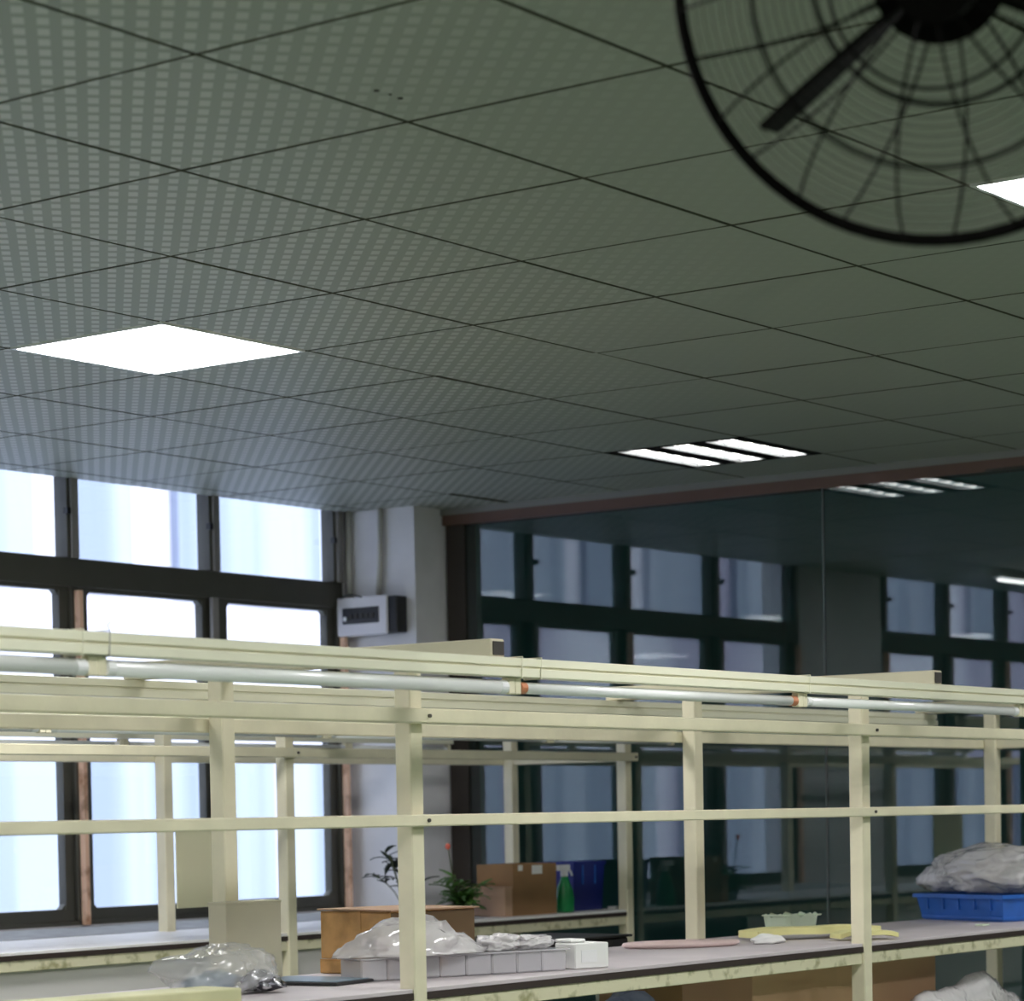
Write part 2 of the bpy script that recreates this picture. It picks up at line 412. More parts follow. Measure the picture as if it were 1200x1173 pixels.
# switch box on the column
sb = thing('switch_box', 'grey electrical switch box with a black window on the corner column', 'switch box', (9.15, 7.42, 2.05))
bm = bmesh.new(); box(bm, -0.075, 0, -0.175, 0.150, 0.005, 0.165, bevel=0.006); obj('casing', bm, M['black'], sb)['label'] = 'dark box body'
bm = bmesh.new(); box(bm, -0.088, -0.073, -0.130, 0.155, 0.0, 0.170, bevel=0.006); obj('cover', bm, M['boxgrey'], sb)
bm = bmesh.new(); box(bm, -0.092, -0.087, -0.085, 0.120, 0.052, 0.122, bevel=0.002); win = obj('window_panel', bm, M['black'], sb); win['label'] = 'black panel window'
for k in range(5):
    boxes('breaker', [(-0.096, -0.091, -0.06 + k * 0.03, -0.042 + k * 0.03, 0.075, 0.095)], M['near_black'], win)
bm = bmesh.new(); cyl(bm, (-0.092, 0.100, 0.075), (-0.099, 0.100, 0.075), 0.010, n=12); obj('knob', bm, M['white'], win)
bm = bmesh.new(); tube_path(bm, [(-0.089, 0.13 - 0.02 * t, 0.168 + 0.012 * math.sin(t * 0.55)) for t in range(7)], 0.0035, 6); obj('cable', bm, M['black'], sb)

# ------------------------------------------------------------------ glass partition on the right (a hair off square)
part = struct(boxes('wall_right', [(XW - 0.025, XW + 0.06, -5.0, 7.20, 2.530, 2.574)], M['brown']), 'tinted glass partition wall under a brown head rail')
boxes('wall_angle', [(XW - 0.024, XW + 0.06, -5.0, 7.58, 2.574, 2.604)], M['angle'], part)
boxes('end_jamb', [(XW + 0.0, 9.46, 7.10, 7.199, 0, 2.53)], M['jamb'], part)
boxes('bottom_rail', [(XW - 0.01, XW + 0.05, -5.0, 7.10, 0, 0.10)], M['brown'], part)
ang = math.radians(0.75)
for y0, y1 in ((5.30, 7.11), (3.60, 5.29), (1.79, 3.59), (-0.02, 1.78), (-2.5, -0.03), (-5.0, -2.51)):
    p = boxes('glass_pane', [(-0.004, 0.004, y0 - 7.1, y1 - 7.1, 0.08, 2.54)], M['tint'], part)
    p.location = (XW + 0.012, 7.1, 0); p.rotation_euler = (0, 0, -ang)
for y in (5.295, 3.595, 1.785):
    xx = XW + 0.012 + (y - 7.1) * math.sin(ang)
    boxes('joint_strip', [(xx - 0.006, xx + 0.006, y - 0.003, y + 0.003, 0.08, 2.54)], M['jointg'], part)
# dim room behind the partition
struct(boxes('wall_beyond', [(13.0, 13.2, -5.2, 7.9, 0, 2.8), (9.61, 13.0, 7.6, 7.9, 0, 2.8), (9.45, 13.0, -5.2, -5.0, 0, 2.8), (9.45, 13.2, -5.2, 7.9, 2.62, 2.8)], M['backroom'])).name = 'wall_far'

# ------------------------------------------------------------------ outside: neighbouring building and street
bld = thing('building', 'pale mauve office building with blue glass strips seen through the windows', 'building', (8, 17, -6))
boxes('wall', [(-40, 45, 0.0, 1.0, 0, 17)], M['mauve'], bld)
random.seed(11)
for z0, z1, gaps, ws in ((0.2, 7.9, (0.25, 0.4, 0.6), (1.2, 1.8, 2.6)), (9.3, 16.5, (0.4, 0.6, 1.0), (0.8, 1.4, 2.0))):
    x = -38.0
    while x < 43:
        w = random.choice(ws)
        boxes('window_strip', [(x, x + w, -0.10, 0.0, z0, z1)], M['fblue'], bld)
        x += w + random.choice(gaps)
tag(boxes('street', [(-60, 70, 7.9, 60, -6.2, -6.0)], M['street']), 'pale street far below the windows', 'street')

# ------------------------------------------------------------------ ceiling lamps
def led_panel(i, j, label):
    x = GX0 + i * S; y = GY0 + j * S
    t = thing('ceiling_panel_light', label, 'ceiling light', (x, y, CZ), 'square lit panels in the ceiling')
    boxes('frame', [(0.004, 0.596, 0.004, 0.016, -0.003, 0.010), (0.004, 0.596, 0.584, 0.596, -0.003, 0.010), (0.004, 0.016, 0.016, 0.584, -0.003, 0.010), (0.584, 0.596, 0.016, 0.584, -0.003, 0.010)], M['trim_w'], t)
    boxes('diffuser', [(0.016, 0.584, 0.016, 0.584, -0.001, 0.009)], M['led'], t)
    return t
led_panel(3, 4, 'glowing square ceiling panel above the left windows')
led_panel(3, -1, 'glowing square ceiling panel behind the fan at the right edge')
names = {(-2, 4): 'third', (-2, -1): 'fourth', (-7, 4): 'fifth', (-7, -1): 'sixth', (8, -1): 'seventh', (3, -6): 'eighth', (-2, -6): 'ninth', (8, -6): 'tenth'}
for (i, j), n in names.items():
    led_panel(i, j, 'glowing square ceiling panel outside the view, the %s of the room lights' % n)
# louvred troffer
x, y = GX0 + 8 * S, GY0 + 4 * S
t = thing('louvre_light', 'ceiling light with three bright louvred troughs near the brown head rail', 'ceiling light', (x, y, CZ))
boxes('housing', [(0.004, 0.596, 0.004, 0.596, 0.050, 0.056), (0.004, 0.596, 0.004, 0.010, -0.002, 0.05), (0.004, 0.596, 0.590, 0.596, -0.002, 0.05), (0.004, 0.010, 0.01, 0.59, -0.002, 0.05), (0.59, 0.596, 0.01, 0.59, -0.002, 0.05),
                  (0.01, 0.59, 0.01, 0.05, 0.0, 0.004), (0.01, 0.59, 0.165, 0.235, 0.0, 0.004), (0.01, 0.59, 0.365, 0.435, 0.0, 0.004), (0.01, 0.59, 0.55, 0.59, 0.0, 0.004)], M['blackm'], t)  # black strips stand for dark reflections between the troughs
for k in range(3):
    yc = 0.107 + k * 0.193
    bm = bmesh.new()
    P = [(-0.056, -0.001), (-0.045, 0.03), (-0.02, 0.045), (0.02, 0.045), (0.045, 0.03), (0.056, -0.001)]
    A = [bm.verts.new((0.012, yc + a, b)) for a, b in P]; B = [bm.verts.new((0.588, yc + a, b)) for a, b in P]
    for q in range(5): bm.faces.new((A[q], B[q], B[q + 1], A[q + 1]))
    rf = obj('reflector', bm, M['refl'], t)
    for q in range(6):
        xx = 0.03 + q * 0.108
        bm = bmesh.new(); box(bm, xx, xx + 0.003, yc - 0.05, yc + 0.05, -0.001, 0.018); obj('louvre', bm, M['refl'], rf)
    bm = bmesh.new(); cyl(bm, (0.03, yc, 0.012), (0.57, yc, 0.012), 0.012, n=10); obj('lamp_tube', bm, M['lit_dim'], t, True)
# battens close to the far window bay (seen in the partition as bright dashes)
for k, (xa, xb, yy) in enumerate(((3.6, 4.8, 6.9),)):
    b = thing('batten_light', ('lit batten lamp over the far window bay, seen only reflected' if k == 0 else 'lit batten lamp nearer the middle of the room, seen only reflected'), 'ceiling light', (xa, yy, CZ))
    boxes('base', [(0, xb - xa, -0.03, 0.03, -0.04, -0.002)], M['trim_w'], b)
    bm = bmesh.new(); cyl(bm, (0.03, 0, -0.055), (xb - xa - 0.03, 0, -0.055), 0.009, n=12); obj('lamp_tube', bm, M['lit'], b, True)

# ------------------------------------------------------------------ racks
def build_rack(label, posts, dy, x0, x1, rail_end, worktop, zoff=0.0):
    """double sided workbench rack; front posts at Y = 3.90 + dy, back posts at Y = 4.49 + dy"""
    r = thing('workbench_rack', label, 'workbench', ((x0 + x1) / 2, 4.2 + dy, 0))
    ox, oy = (x0 + x1) / 2, 4.2 + dy
    def bx(name, lst, m, bevel=0.0):
        return boxes(name, [(a - ox, b - ox, c - 4.2, d - 4.2, e, f) for a, b, c, d, e, f in lst], m, r, bevel)
    h = 0.0235
    for px in posts:
        for yy in (3.90, 4.49):
            bx('post', [(px - h, px + h, yy - h, yy + h, 0, 1.61)], M['cream'], 0.003)
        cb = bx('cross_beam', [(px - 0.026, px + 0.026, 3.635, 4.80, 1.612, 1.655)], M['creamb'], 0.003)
        boxes('dark_end_plate', [(px - 0.020 - ox, px + 0.020 - ox, 3.632 - 4.2, 3.638 - 4.2, 1.618, 1.649)], M['near_black'], cb)  # dark plate painted to stand for the shade inside the tube
    # mid rail at eye height, on the outer side of the posts
    x1 = min(x1, 9.365)
    bx('mid_rail', [(x0, x1, 3.852, 3.876, 1.229, 1.257)], M['cream'], 0.003)
    # main rails
    bx('top_rail', [(x0, x1, 3.845, 3.876, 1.470, 1.505)], M['cream'], 0.003)
    bx('top_rail', [(x0, x1, 4.514, 4.545, 1.470, 1.505)], M['cream'], 0.003)
    # end rails joining front to back
    bx('end_rail', [(posts[-1] - 0.012, posts[-1] + 0.012, 3.92, 4.47, 1.47, 1.505)], M['cream'], 0.003)
    # grooved lamp rails under the cross beams
    for yy in (3.62, 4.78):
        bx('lamp_rail', [(x0, rail_end, yy - 0.020, yy + 0.02, 1.592, 1.611), (x0, rail_end, yy - 0.014, yy + 0.014, 1.586, 1.593),
                         (x0, rail_end, yy - 0.024, yy + 0.02, 1.567, 1.587)], M['rail'], 0.0015)
    # bench
    wt = bx('worktop', [(x0, x1, 3.884, 4.530, 0.838, 0.848)], worktop, 0.001)
    bx('worktop_edge', [(x0, x1, 3.881, 3.892, 0.822, 0.8382)], M['edge'])
    ps = [x0] + list(posts) + [x1]
    for a, b in zip(ps, ps[1:]):
        if b - a < 0.08: continue
        for yy in (3.905, 4.485):
            bx('bench_beam', [(a + (h if a != x0 else 0), b - (h if b != x1 else 0), yy - 0.02, yy + 0.02, 0.786, 0.822)], M['old'], 0.002)
    bx('lower_shelf', [(x0, x1, 3.93, 4.46, 0.30, 0.32)], M['grey'])
    for px in posts:
        for z in (1.487, 1.243):
            bm = bmesh.new(); cyl(bm, (px + 0.008 - ox, 3.846 - 4.2 if z > 1.4 else 3.853 - 4.2, z), (px + 0.008 - ox, (3.839 if z > 1.4 else 3.847) - 4.2, z), 0.0045, n=8)
            obj('bolt', bm, M['near_black'], r)
    return r
rack1 = build_rack('long cream steel workbench rack with light rails, the nearer of two', (2.75, 4.92, 7.095, 9.20), 0.0, 2.4, 9.34, 9.28, M['top'])
rack2 = build_rack('shorter cream workbench rack standing behind, along the windows', (5.0, 7.175, 9.335), 2.35, 4.7, 9.365, 9.28, M['top2'])

boxes('skirt_panel', [(4.72 - 7.0325, 8.45 - 7.0325, 6.262 - 6.55, 6.27 - 6.55, 0.33, 0.784)], M['skirt'], rack2)
# tube lamps hung under the rails
def tube_lamp(xa, xb, Y, label, group, copper=True, parts=True):
    t = thing('tube_light', label, 'tube light', ((xa + xb) / 2, Y, 1.544), group)
    L2 = (xb - xa) / 2; R_ = 0.0160 if (Y < 4 and xb < 5) else 0.0134
    bm = bmesh.new(); cyl(bm, (-L2 + 0.045, 0, 0), (L2 - 0.055, 0, 0), R_, n=20); obj('glass_tube', bm, M['tube'], t, True)
    bm = bmesh.new(); cyl(bm, (-L2 + 0.024, 0, 0), (-L2 + 0.046, 0, 0), R_ + .0006, n=16); obj('end_cap', bm, M['copper'] if copper else M['white'], t)
    bm = bmesh.new(); cyl(bm, (L2 - 0.056, 0, 0), (L2 - 0.030, 0, 0), R_ + .0005, n=16); obj('end_cap', bm, M['copper'] if copper else M['white'], t)
    for s in (-1, 1):
        bm = bmesh.new(); xc = s * (L2 - 0.012)
        box(bm, xc - 0.012, xc + 0.012, -0.010, 0.012, -0.016, 0.022, bevel=0.002)
        obj('lamp_holder', bm, M['cream'], t)
    return t
J1 = [2.28, 3.616, 4.951, 6.262, 7.612, 8.93]
desc = ['at the far left edge', 'in front of the left windows', 'left of the middle post', 'right of the middle post', 'ending at the right edge', ]
for k, (a, b) in enumerate(zip(J1, J1[1:])):
    if a < 2.4: a = 2.42
    tube_lamp(a, b, 3.62, 'unlit white tube lamp on the front light rail, ' + desc[k], 'tube lamps on the nearer rack front rail', copper=(k == 2))
J2 = [2.45, 3.80, 5.15, 6.523, 7.926, 9.28]
for k, (a, b) in enumerate(zip(J2, J2[1:])):
    tube_lamp(a, b, 4.78, ['unlit tube lamp on the rear light rail, first from the left', 'unlit tube lamp on the rear light rail, second from the left', 'unlit tube lamp on the rear light rail behind the left part',
                           'unlit tube lamp on the rear light rail behind the middle', 'unlit tube lamp on the rear light rail ending near the glass partition'][k], 'tube lamps on the nearer rack rear rail', copper=False)
J3 = [4.75, 5.74, 7.07, 8.40, 9.28]
for k, (a, b) in enumerate(zip(J3, J3[1:])):
    tube_lamp(a, b, 5.97, 'thin unlit tube lamp on the far rack front rail, ' + ['outermost left', 'before the left window', 'before the right window', 'before the dark glass'][k], 'tube lamps on the far rack front rail', copper=False)
J4 = [4.75, 5.95, 7.262, 8.583, 9.28]
for k, (a, b) in enumerate(zip(J4, J4[1:])):
    tube_lamp(a, b, 7.13, 'thin unlit tube lamp on the far rack rear rail by the windows, ' + ['outermost left', 'left bay', 'right bay', 'by the column'][k], 'tube lamps on the far rack rear rail', copper=False)
# cable ties round the front rail
def cable_tie(x, Y, tail, label):
    bm = bmesh.new(); y0, y1, z0, z1 = Y - 0.0265, Y + 0.0225, 1.5645, 1.6135
    tube_path(bm, [(x, y0, z0), (x + .003, y0, z1), (x + .003, y1, z1), (x, y1, z0)], 0.0016, 6, closed=True)
    if tail: tube_path(bm, [(x + .003, y0, z1), (x - 0.004, y0, z1 + 0.010), (x + 0.006, y0, z1 + 0.016)], 0.0012, 5)
    tag(obj('cable_tie', bm, M['steel'] if tail else M['rail']), label, 'cable tie')
cable_tie(3.63, 3.62, True, 'grey cable tie with a loose tail round the front light rail at left')
cable_tie(3.56, 3.62, False, 'pale cable tie round the front light rail just left of the tailed one')
cable_tie(4.955, 3.62, False, 'pale cable tie on the front light rail beside the copper coloured ring')
cable_tie(5.03, 3.62, False, 'pale cable tie on the front light rail right of the copper coloured ring')
cable_tie(6.27, 3.62, False, 'pale cable tie on the front light rail above the right lamp joint')

# ------------------------------------------------------------------ things on the nearer bench
ZB = 0.848
def blob(name, c, rad, seed, amp, mat, sub=4, floor=None, squash=1.0, rotz=0.0, freq=1.0, parent=None, spikes=()):
    bm = bmesh.new(); bmesh.ops.create_icosphere(bm, subdivisions=sub, radius=1.0)
    off = Vector((seed * 3.7, seed * 1.3, seed * 2.1))
    for v in bm.verts:
        n = v.co.normalized()
        d = 1 + amp * noise.noise(n * 1.7 * freq + off)
        rid = 1 - abs(noise.noise(n * 3.5 * freq + off * 2)) * 2
        d += amp * 0.5 * (rid - 0.5)
        rid2 = (1 - abs(noise.noise(n * 7 * freq + off * 3 + Vector((d, d, d)) * 2)) * 2)
        d += amp * 0.20 * (rid2 * abs(rid2) - 0.4)
        rid3 = 1 - abs(noise.noise(n * 15 * freq + off * 4)) * 2
        d += amp * 0.05 * (rid3 - 0.5)
        for (sx, sy, sz, k) in spikes:
            q = n.dot(Vector((sx, sy, sz)).normalized())
            if q > 0.8: d += k * (q - 0.8) / 0.2
        v.co = Vector((n.x * rad[0] * d, n.y * rad[1] * d, n.z * rad[2] * d))
    if floor is not None:
        for v in bm.verts:
            if v.co.z + c[2] < floor: v.co.z = floor - c[2] + 0.0005
    bmesh.ops.rotate(bm, verts=bm.verts[:], cent=(0, 0, 0), matrix=Matrix.Rotation(rotz, 3, 'Z'))
    return obj(name, bm, mat, parent, True, loc=c)

# pale plank at the lower left
bm = bmesh.new(); box(bm, -0.66, 0.66, -0.065, 0.065, 0.0, 0.038, bevel=0.003)
o = obj('plank', bm, M['plank'], loc=(3.68, 4.06, ZB + 0.001)); o.rotation_euler = (0, 0, math.radians(-8)); tag(o, 'pale yellow plank lying along the nearer bench at lower left', 'plank')

# standing cream board
o = thing('board_box', 'small upright cream board box standing on the nearer bench behind a clear bag', 'box', (4.92, 4.42, ZB))
bm = bmesh.new(); box(bm, -0.108, 0.094, -0.03, 0.03, 0.0, 0.203, bevel=0.002); obj('body', bm, M['creamb'], o)
bm = bmesh.new(); box(bm, -0.109, 0.095, -0.031, 0.031, 0.197, 0.2045, bevel=0.001); obj('lid', bm, M['creamb'], o)
# clear bag with metal parts
o = thing('parts_bag', 'clear plastic bag of silvery parts lying before the upright cream board', 'bag', (4.56, 4.20, ZB))
blob('bag_film', (0.02, 0, 0.052), (0.15, 0.085, 0.062), 3, 0.30, M['film_thin'], floor=0.0015, rotz=-0.12, parent=o, spikes=((-1, 0, 0.35, 0.25),))
blob('metal_parts', (0.11, -0.045, 0.022), (0.055, 0.04, 0.026), 9, 0.5, M['foil'], sub=3, floor=0.004, parent=o)
blob('metal_parts', (0.0, 0.01, 0.028), (0.08, 0.03, 0.026), 14, 0.4, M['slate'], sub=3, floor=0.004, parent=o)
# tablet like flat cover
o = thing('document_case', 'flat slate blue case with black rim lying beside the golden carton', 'case', (4.985, 4.27, ZB))
o.rotation_euler = (0, 0, math.radians(8))
bm = bmesh.new(); box(bm, -0.095, 0.095, -0.13, 0.13, 0.001, 0.009, bevel=0.002); obj('shell', bm, M['black'], o)
bm = bmesh.new(); box(bm, -0.088, 0.088, -0.124, 0.124, 0.009, 0.0115, bevel=0.001); obj('cover', bm, M['slate'], o)

def carton(name, label, x0, x1, y0, y1, z0, z1, mats, cat='box', flaps=False, tape=True, rotz=0):
    cx, cy = (x0 + x1) / 2, (y0 + y1) / 2
    t = thing(name, label, cat, (cx, cy, z0), rotz=rotz)
    a, b, h = (x1 - x0) / 2, (y1 - y0) / 2, z1 - z0
    bm = bmesh.new()
    if flaps:
        w = 0.004
        box(bm, -a, a, -b, b, 0.0, w); box(bm, -a, -a + w, -b, b, w, h); box(bm, a - w, a, -b, b, w, h); box(bm, -a + w, a - w, -b, -b + w, w, h); box(bm, -a + w, a - w, b - w, b, w, h)
    else:
        box(bm, -a, a, -b, b, 0.0, h, bevel=0.002)
    obj('body', bm, mats, t)
    if not flaps:
        for s in (-1, 1):
            bm = bmesh.new(); box(bm, -a + 0.001, a - 0.001, 0.001 if s > 0 else -b + 0.001, b - 0.001 if s > 0 else -0.001, h, h + 0.003)
            f = obj('flap', bm, mats, t)
    if tape:
        bm = bmesh.new(); box(bm, -a - 0.0012, a + 0.0012, -0.02, 0.02, h + 0.003 if not flaps else h - 0.03, h + 0.0042 if not flaps else h - 0.029)
        if not flaps: box(bm, -a - 0.0014, -a - 0.0002, -0.02, 0.02, h * 0.6, h + 0.004); obj('tape', bm, M['card_o'], t)
        else: bm.free()
    return t
carton('cardboard_box', 'flat lower carton under the golden taped carton on the nearer bench', 5.31, 5.62, 4.29, 4.52, ZB + 0.001, 0.883, M['card_o'], tape=False)
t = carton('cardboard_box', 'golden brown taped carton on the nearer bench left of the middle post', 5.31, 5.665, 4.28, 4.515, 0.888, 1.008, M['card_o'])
bm = bmesh.new(); box(bm, -0.176, 0.176, -0.119, -0.1176, 0.002, 0.118); o = obj('shaded_side', bm, M['card_shade'], t); o.name = 'shaded_side'; o['label'] = 'long side with its shade put into the colour'  # darker sheet: the shade on this side is put into its colour
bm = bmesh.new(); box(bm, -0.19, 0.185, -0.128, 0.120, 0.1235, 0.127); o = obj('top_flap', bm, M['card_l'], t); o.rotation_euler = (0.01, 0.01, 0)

# clear tray stack with polythene on top
rz = math.radians(-19)
o = thing('blister_tray', 'row of clear plastic tray cells at the front of the nearer bench', 'tray', (5.385, 4.10, ZB), rotz=rz)
for k in range(8):
    x = -0.34 + k * 0.078
    bm = bmesh.new(); box(bm, x, x + 0.0765, -0.05, 0.05, 0.001, 0.056, bevel=0.004); obj('tray_cell', bm, M['tray'], o)
bm = bmesh.new(); box(bm, -0.345, 0.29, -0.056, 0.056, 0.054, 0.058, bevel=0.001); obj('tray_rim', bm, M['tray'], o)
o = thing('white_carton', 'small white carton at the right end of the clear trays', 'box', (5.735, 3.982, ZB), rotz=rz)
bm = bmesh.new(); box(bm, -0.055, 0.055, -0.045, 0.045, 0.001, 0.068, bevel=0.003); obj('body', bm, M['paper'], o)
bm = bmesh.new(); box(bm, -0.052, 0.0, -0.02, 0.05, 0.069, 0.078, bevel=0.003); obj('flap', bm, M['paper'], o)
bm = bmesh.new(); box(bm, -0.035, 0.015, -0.0465, -0.0452, 0.018, 0.05); obj('label', bm, M['white'], o)
o = blob('polythene_sheet', (5.235, 4.15, ZB + 0.058), (0.185, 0.085, 0.078), 5, 0.35, M['film'], floor=ZB + 0.0595, rotz=rz, spikes=((0.1, 0, 1, 0.25),))
tag(o, 'heap of crumpled clear polythene peaking beside the middle post', 'plastic sheet')
o = blob('polythene_bag', (5.585, 4.035, ZB + 0.074), (0.055, 0.045, 0.020), 8, 0.5, M['film'], floor=ZB + 0.0595, rotz=rz)
tag(o, 'low rumpled clear bag lying on the tray cells right of the middle post', 'bag')
o = blob('polythene_bag', (5.487, 4.070, ZB + 0.076), (0.058, 0.05, 0.024), 18, 0.5, M['film'], floor=ZB + 0.0595, rotz=rz)
tag(o, 'small crumpled clear bag between the polythene heap and the white carton', 'bag')

# pink foam, yellow foam, mint paper
bm = bmesh.new(); lathe(bm, [(0.0, 0.001), (0.17, 0.001), (0.185, 0.008), (0.18, 0.016), (0.0, 0.018)], n=28)
for v in bm.verts: v.co.x *= 1.05; v.co.y *= 0.6
o = obj('foam_pad', bm, M['pink'], None, True, loc=(6.76, 4.33, ZB)); tag(o, 'thin oval pale pink foam pad left of the yellow foam', 'foam pad'); o.rotation_euler = (0, 0, -0.5)
o = blob('cloth', (7.0, 4.17, ZB + 0.010), (0.07, 0.045, 0.018), 21, 0.4, M['paper'], sub=3, floor=ZB + 0.001); tag(o, 'small crumpled white cloth under the yellow foam', 'cloth')
def strip(name, x0, y0, x1, y1, w, z0, z1, mat, curl=0.0):
    bm = bmesh.new(); n = 10; d = Vector((x1 - x0, y1 - y0, 0)); nrm = Vector((-d.y, d.x, 0)).normalized() * w / 2
    rows = []
    for k in range(n + 1):
        t = k / n; c = Vector((x0, y0, 0)) + d * t; zz = ZB + z0 + curl * math.sin(t * math.pi) + 0.003 * math.sin(t * 9)
        rows.append([bm.verts.new(c - nrm + Vector((0, 0, zz))), bm.verts.new(c + nrm + Vector((0, 0, zz))), bm.verts.new(c + nrm + Vector((0, 0, zz + z1))), bm.verts.new(c - nrm + Vector((0, 0, zz + z1)))])
    for A, B in zip(rows, rows[1:]):
        for k in range(4): bm.faces.new((A[k], A[(k + 1) % 4], B[(k + 1) % 4], B[k]))
    bm.faces.new(rows[0]); bm.faces.new(rows[-1][::-1]); bmesh.ops.recalc_face_normals(bm, faces=bm.faces[:])
    return obj(name, bm, mat)
o = strip('foam_strip', 7.10, 4.30, 7.52, 4.10, 0.11, 0.010, 0.022, M['yellow'], 0.008); tag(o, 'pale yellow foam strip, the longer one, left end beside a white cloth', 'foam strip')
o = strip('foam_strip', 7.22, 4.06, 7.36, 3.935, 0.10, 0.006, 0.014, M['yellow'], 0.012); tag(o, 'pale yellow foam strip pointing to the right post at the bench edge', 'foam strip')
o = thing('paper_box', 'small pale green ruffled open box behind the yellow foam', 'box', (7.60, 4.44, ZB))
bm = bmesh.new(); n = 24; A = []; B = []
for k in range(n):
    a = 2 * math.pi * k / n
    px = max(-1, min(1, 1.3 * math.cos(a))) * 0.085; py = max(-1, min(1, 1.3 * math.sin(a))) * 0.05
    A.append(bm.verts.new((px, py, 0.001))); B.append(bm.verts.new((px * 1.12, py * 1.12, 0.062 + 0.008 * math.sin(k * 2.1))))
for k in range(n): bm.faces.new((A[k], A[(k + 1) % n], B[(k + 1) % n], B[k]))
bm.faces.new(A[::-1]); obj('body', bm, M['mint'], o)
boxes('flap', [(-0.10, -0.075, -0.05, 0.05, 0.060, 0.064)], M['mint'], o); boxes('flap', [(0.08, 0.115, -0.05, 0.05, 0.056, 0.060)], M['mint'], o)
# blue crate and bag
t = thing('blue_crate', 'shallow bright blue plastic crate on the right of the nearer bench', 'crate', (8.735, 4.262, ZB + 0.001), rotz=math.radians(-22.9))
bm = bmesh.new(); a, b, h, fl = 0.165, 0.235, 0.092, 0.018
lo = [bm.verts.new((x, y, 0)) for x, y in ((-a + fl, -b + fl), (a - fl, -b + fl), (a - fl, b - fl), (-a + fl, b - fl))]
hi = [bm.verts.new((x, y, h)) for x, y in ((-a, -b), (a, -b), (a, b), (-a, b))]
hi2 = [bm.verts.new((x, y, h)) for x, y in ((-a + .005, -b + .005), (a - .005, -b + .005), (a - .005, b - .005), (-a + .005, b - .005))]
lo2 = [bm.verts.new((x, y, 0.004)) for x, y in ((-a + fl + .005, -b + fl + .005), (a - fl - .005, -b + fl + .005), (a - fl - .005, b - fl - .005), (-a + fl + .005, b - fl - .005))]
bm.faces.new(lo[::-1]); bm.faces.new(lo2)
for P_, Q_ in ((lo, hi), (hi, hi2), (hi2, lo2)):
    for k in range(4): bm.faces.new((P_[k], P_[(k + 1) % 4], Q_[(k + 1) % 4], Q_[k]))
obj('crate_body', bm, M['blue'], t)
boxes('rim', [(-a - .008, a + .008, -b - .008, -b + .002, h - .012, h + .002), (-a - .008, a + .008, b - .002, b + .008, h - .012, h + .002), (-a - .008, -a + .002, -b + .002, b - .002, h - .012, h + .002), (a - .002, a + .008, -b + .002, b - .002, h - .012, h + .002)], M['blue'], t)
boxes('foot_ridge', [(-a + fl - .006, a - fl + .006, -b + fl - .008, -b + fl, 0.008, 0.016), (-a + fl - .008, -a + fl, -b + fl, b - fl, 0.008, 0.016)], M['blue'], t)
for k in range(5):
    x = -0.17 + 0.085 * k
    bm = bmesh.new(); box(bm, -a - 0.001, -a + 0.010, x, x + 0.005, 0.040, h - 0.012); o = obj('rib', bm, M['blue'], t)
o = blob('plastic_bag', (8.755, 4.245, ZB + 0.172), (0.20, 0.285, 0.098), 33, 0.20, M['film'], sub=5, rotz=-0.40, floor=ZB + 0.098, spikes=((-0.15, 1.0, -0.35, 0.32),))
tag(o, 'big crumpled clear plastic bag piled on the blue crate', 'bag')
bm = bmesh.new(); box(bm, -0.025, 0.025, -0.015, 0.015, 0.0005, 0.006, bevel=0.001); tag(obj('paper_scrap', bm, M['mint'], loc=(8.25, 4.07, ZB)), 'tiny pale paper scrap on the bench before the blue crate', 'paper')

# under the nearer bench
carton('storage_carton', 'big plain brown carton under the bench, the left one of two beside each other', 6.79, 7.30, 4.10, 4.42, 0.321, 0.775, M['card_p'], tape=False)
carton('storage_carton', 'big plain brown carton under the bench, right one at the dark gap', 7.32, 8.02, 4.13, 4.40, 0.321, 0.785, M['card_p'], tape=False)
carton('dark_carton', 'dark brown carton under the bench left of the middle support', 6.45, 6.64, 4.25, 4.42, 0.321, 0.76, M['card'], tape=False)
o = blob('plastic_bag', (7.96, 4.01, 0.50), (0.44, 0.082, 0.19), 41, 0.22, M['film'], floor=0.3215); tag(o, 'bulging clear plastic bag on the shelf under the blue crate', 'bag')
o = blob('plastic_bag', (6.13, 4.14, 0.53), (0.30, 0.15, 0.215), 45, 0.18, M['film_blue'], floor=0.3215); tag(o, 'bluish plastic bag on the shelf under the pink foam pad', 'bag')

# ------------------------------------------------------------------ things on the far bench
carton('open_carton', 'open brown carton with white stickers on the far bench', 8.60, 8.90, 6.30, 6.48, ZB + 0.001, 1.056, M['card'], flaps=True, tape=False)
t = [o for o in C.objects if o.name.startswith('open_carton')][0]
boxes('sticker', [(-0.02, 0.05, -0.0915, -0.0902, 0.165, 0.200)], M['paper'], t); boxes('sticker', [(-0.115, -0.085, -0.0915, -0.0902, 0.18, 0.203)], M['paper'], t)
carton('small_carton', 'small pale pinkish carton standing against the open brown carton', 8.545, 8.596, 6.30, 6.50, ZB + 0.001, 0.965, M['card_l'], tape=False)
# spray bottle
t = thing('spray_bottle', 'green spray bottle with a white trigger head on the far bench', 'spray bottle', (9.00, 6.33, ZB + 0.001))
bm = bmesh.new(); lathe(bm, [(0.036, 0), (0.040, 0.01), (0.040, 0.06), (0.034, 0.095), (0.018, 0.135), (0.014, 0.15)], n=20); obj('bottle', bm, M['green'], t, True)
bm = bmesh.new(); cyl(bm, (0, 0, 0.148), (0, 0, 0.172), 0.016, n=14); box(bm, -0.055, 0.03, -0.010, 0.010, 0.172, 0.196, bevel=0.003); hd = obj('spray_head', bm, M['white'], t)
bm = bmesh.new(); tube_path(bm, [(0.028, 0, 0.178), (0.046, 0, 0.165), (0.055, 0, 0.150)], 0.005, 6); obj('trigger', bm, M['white'], hd)
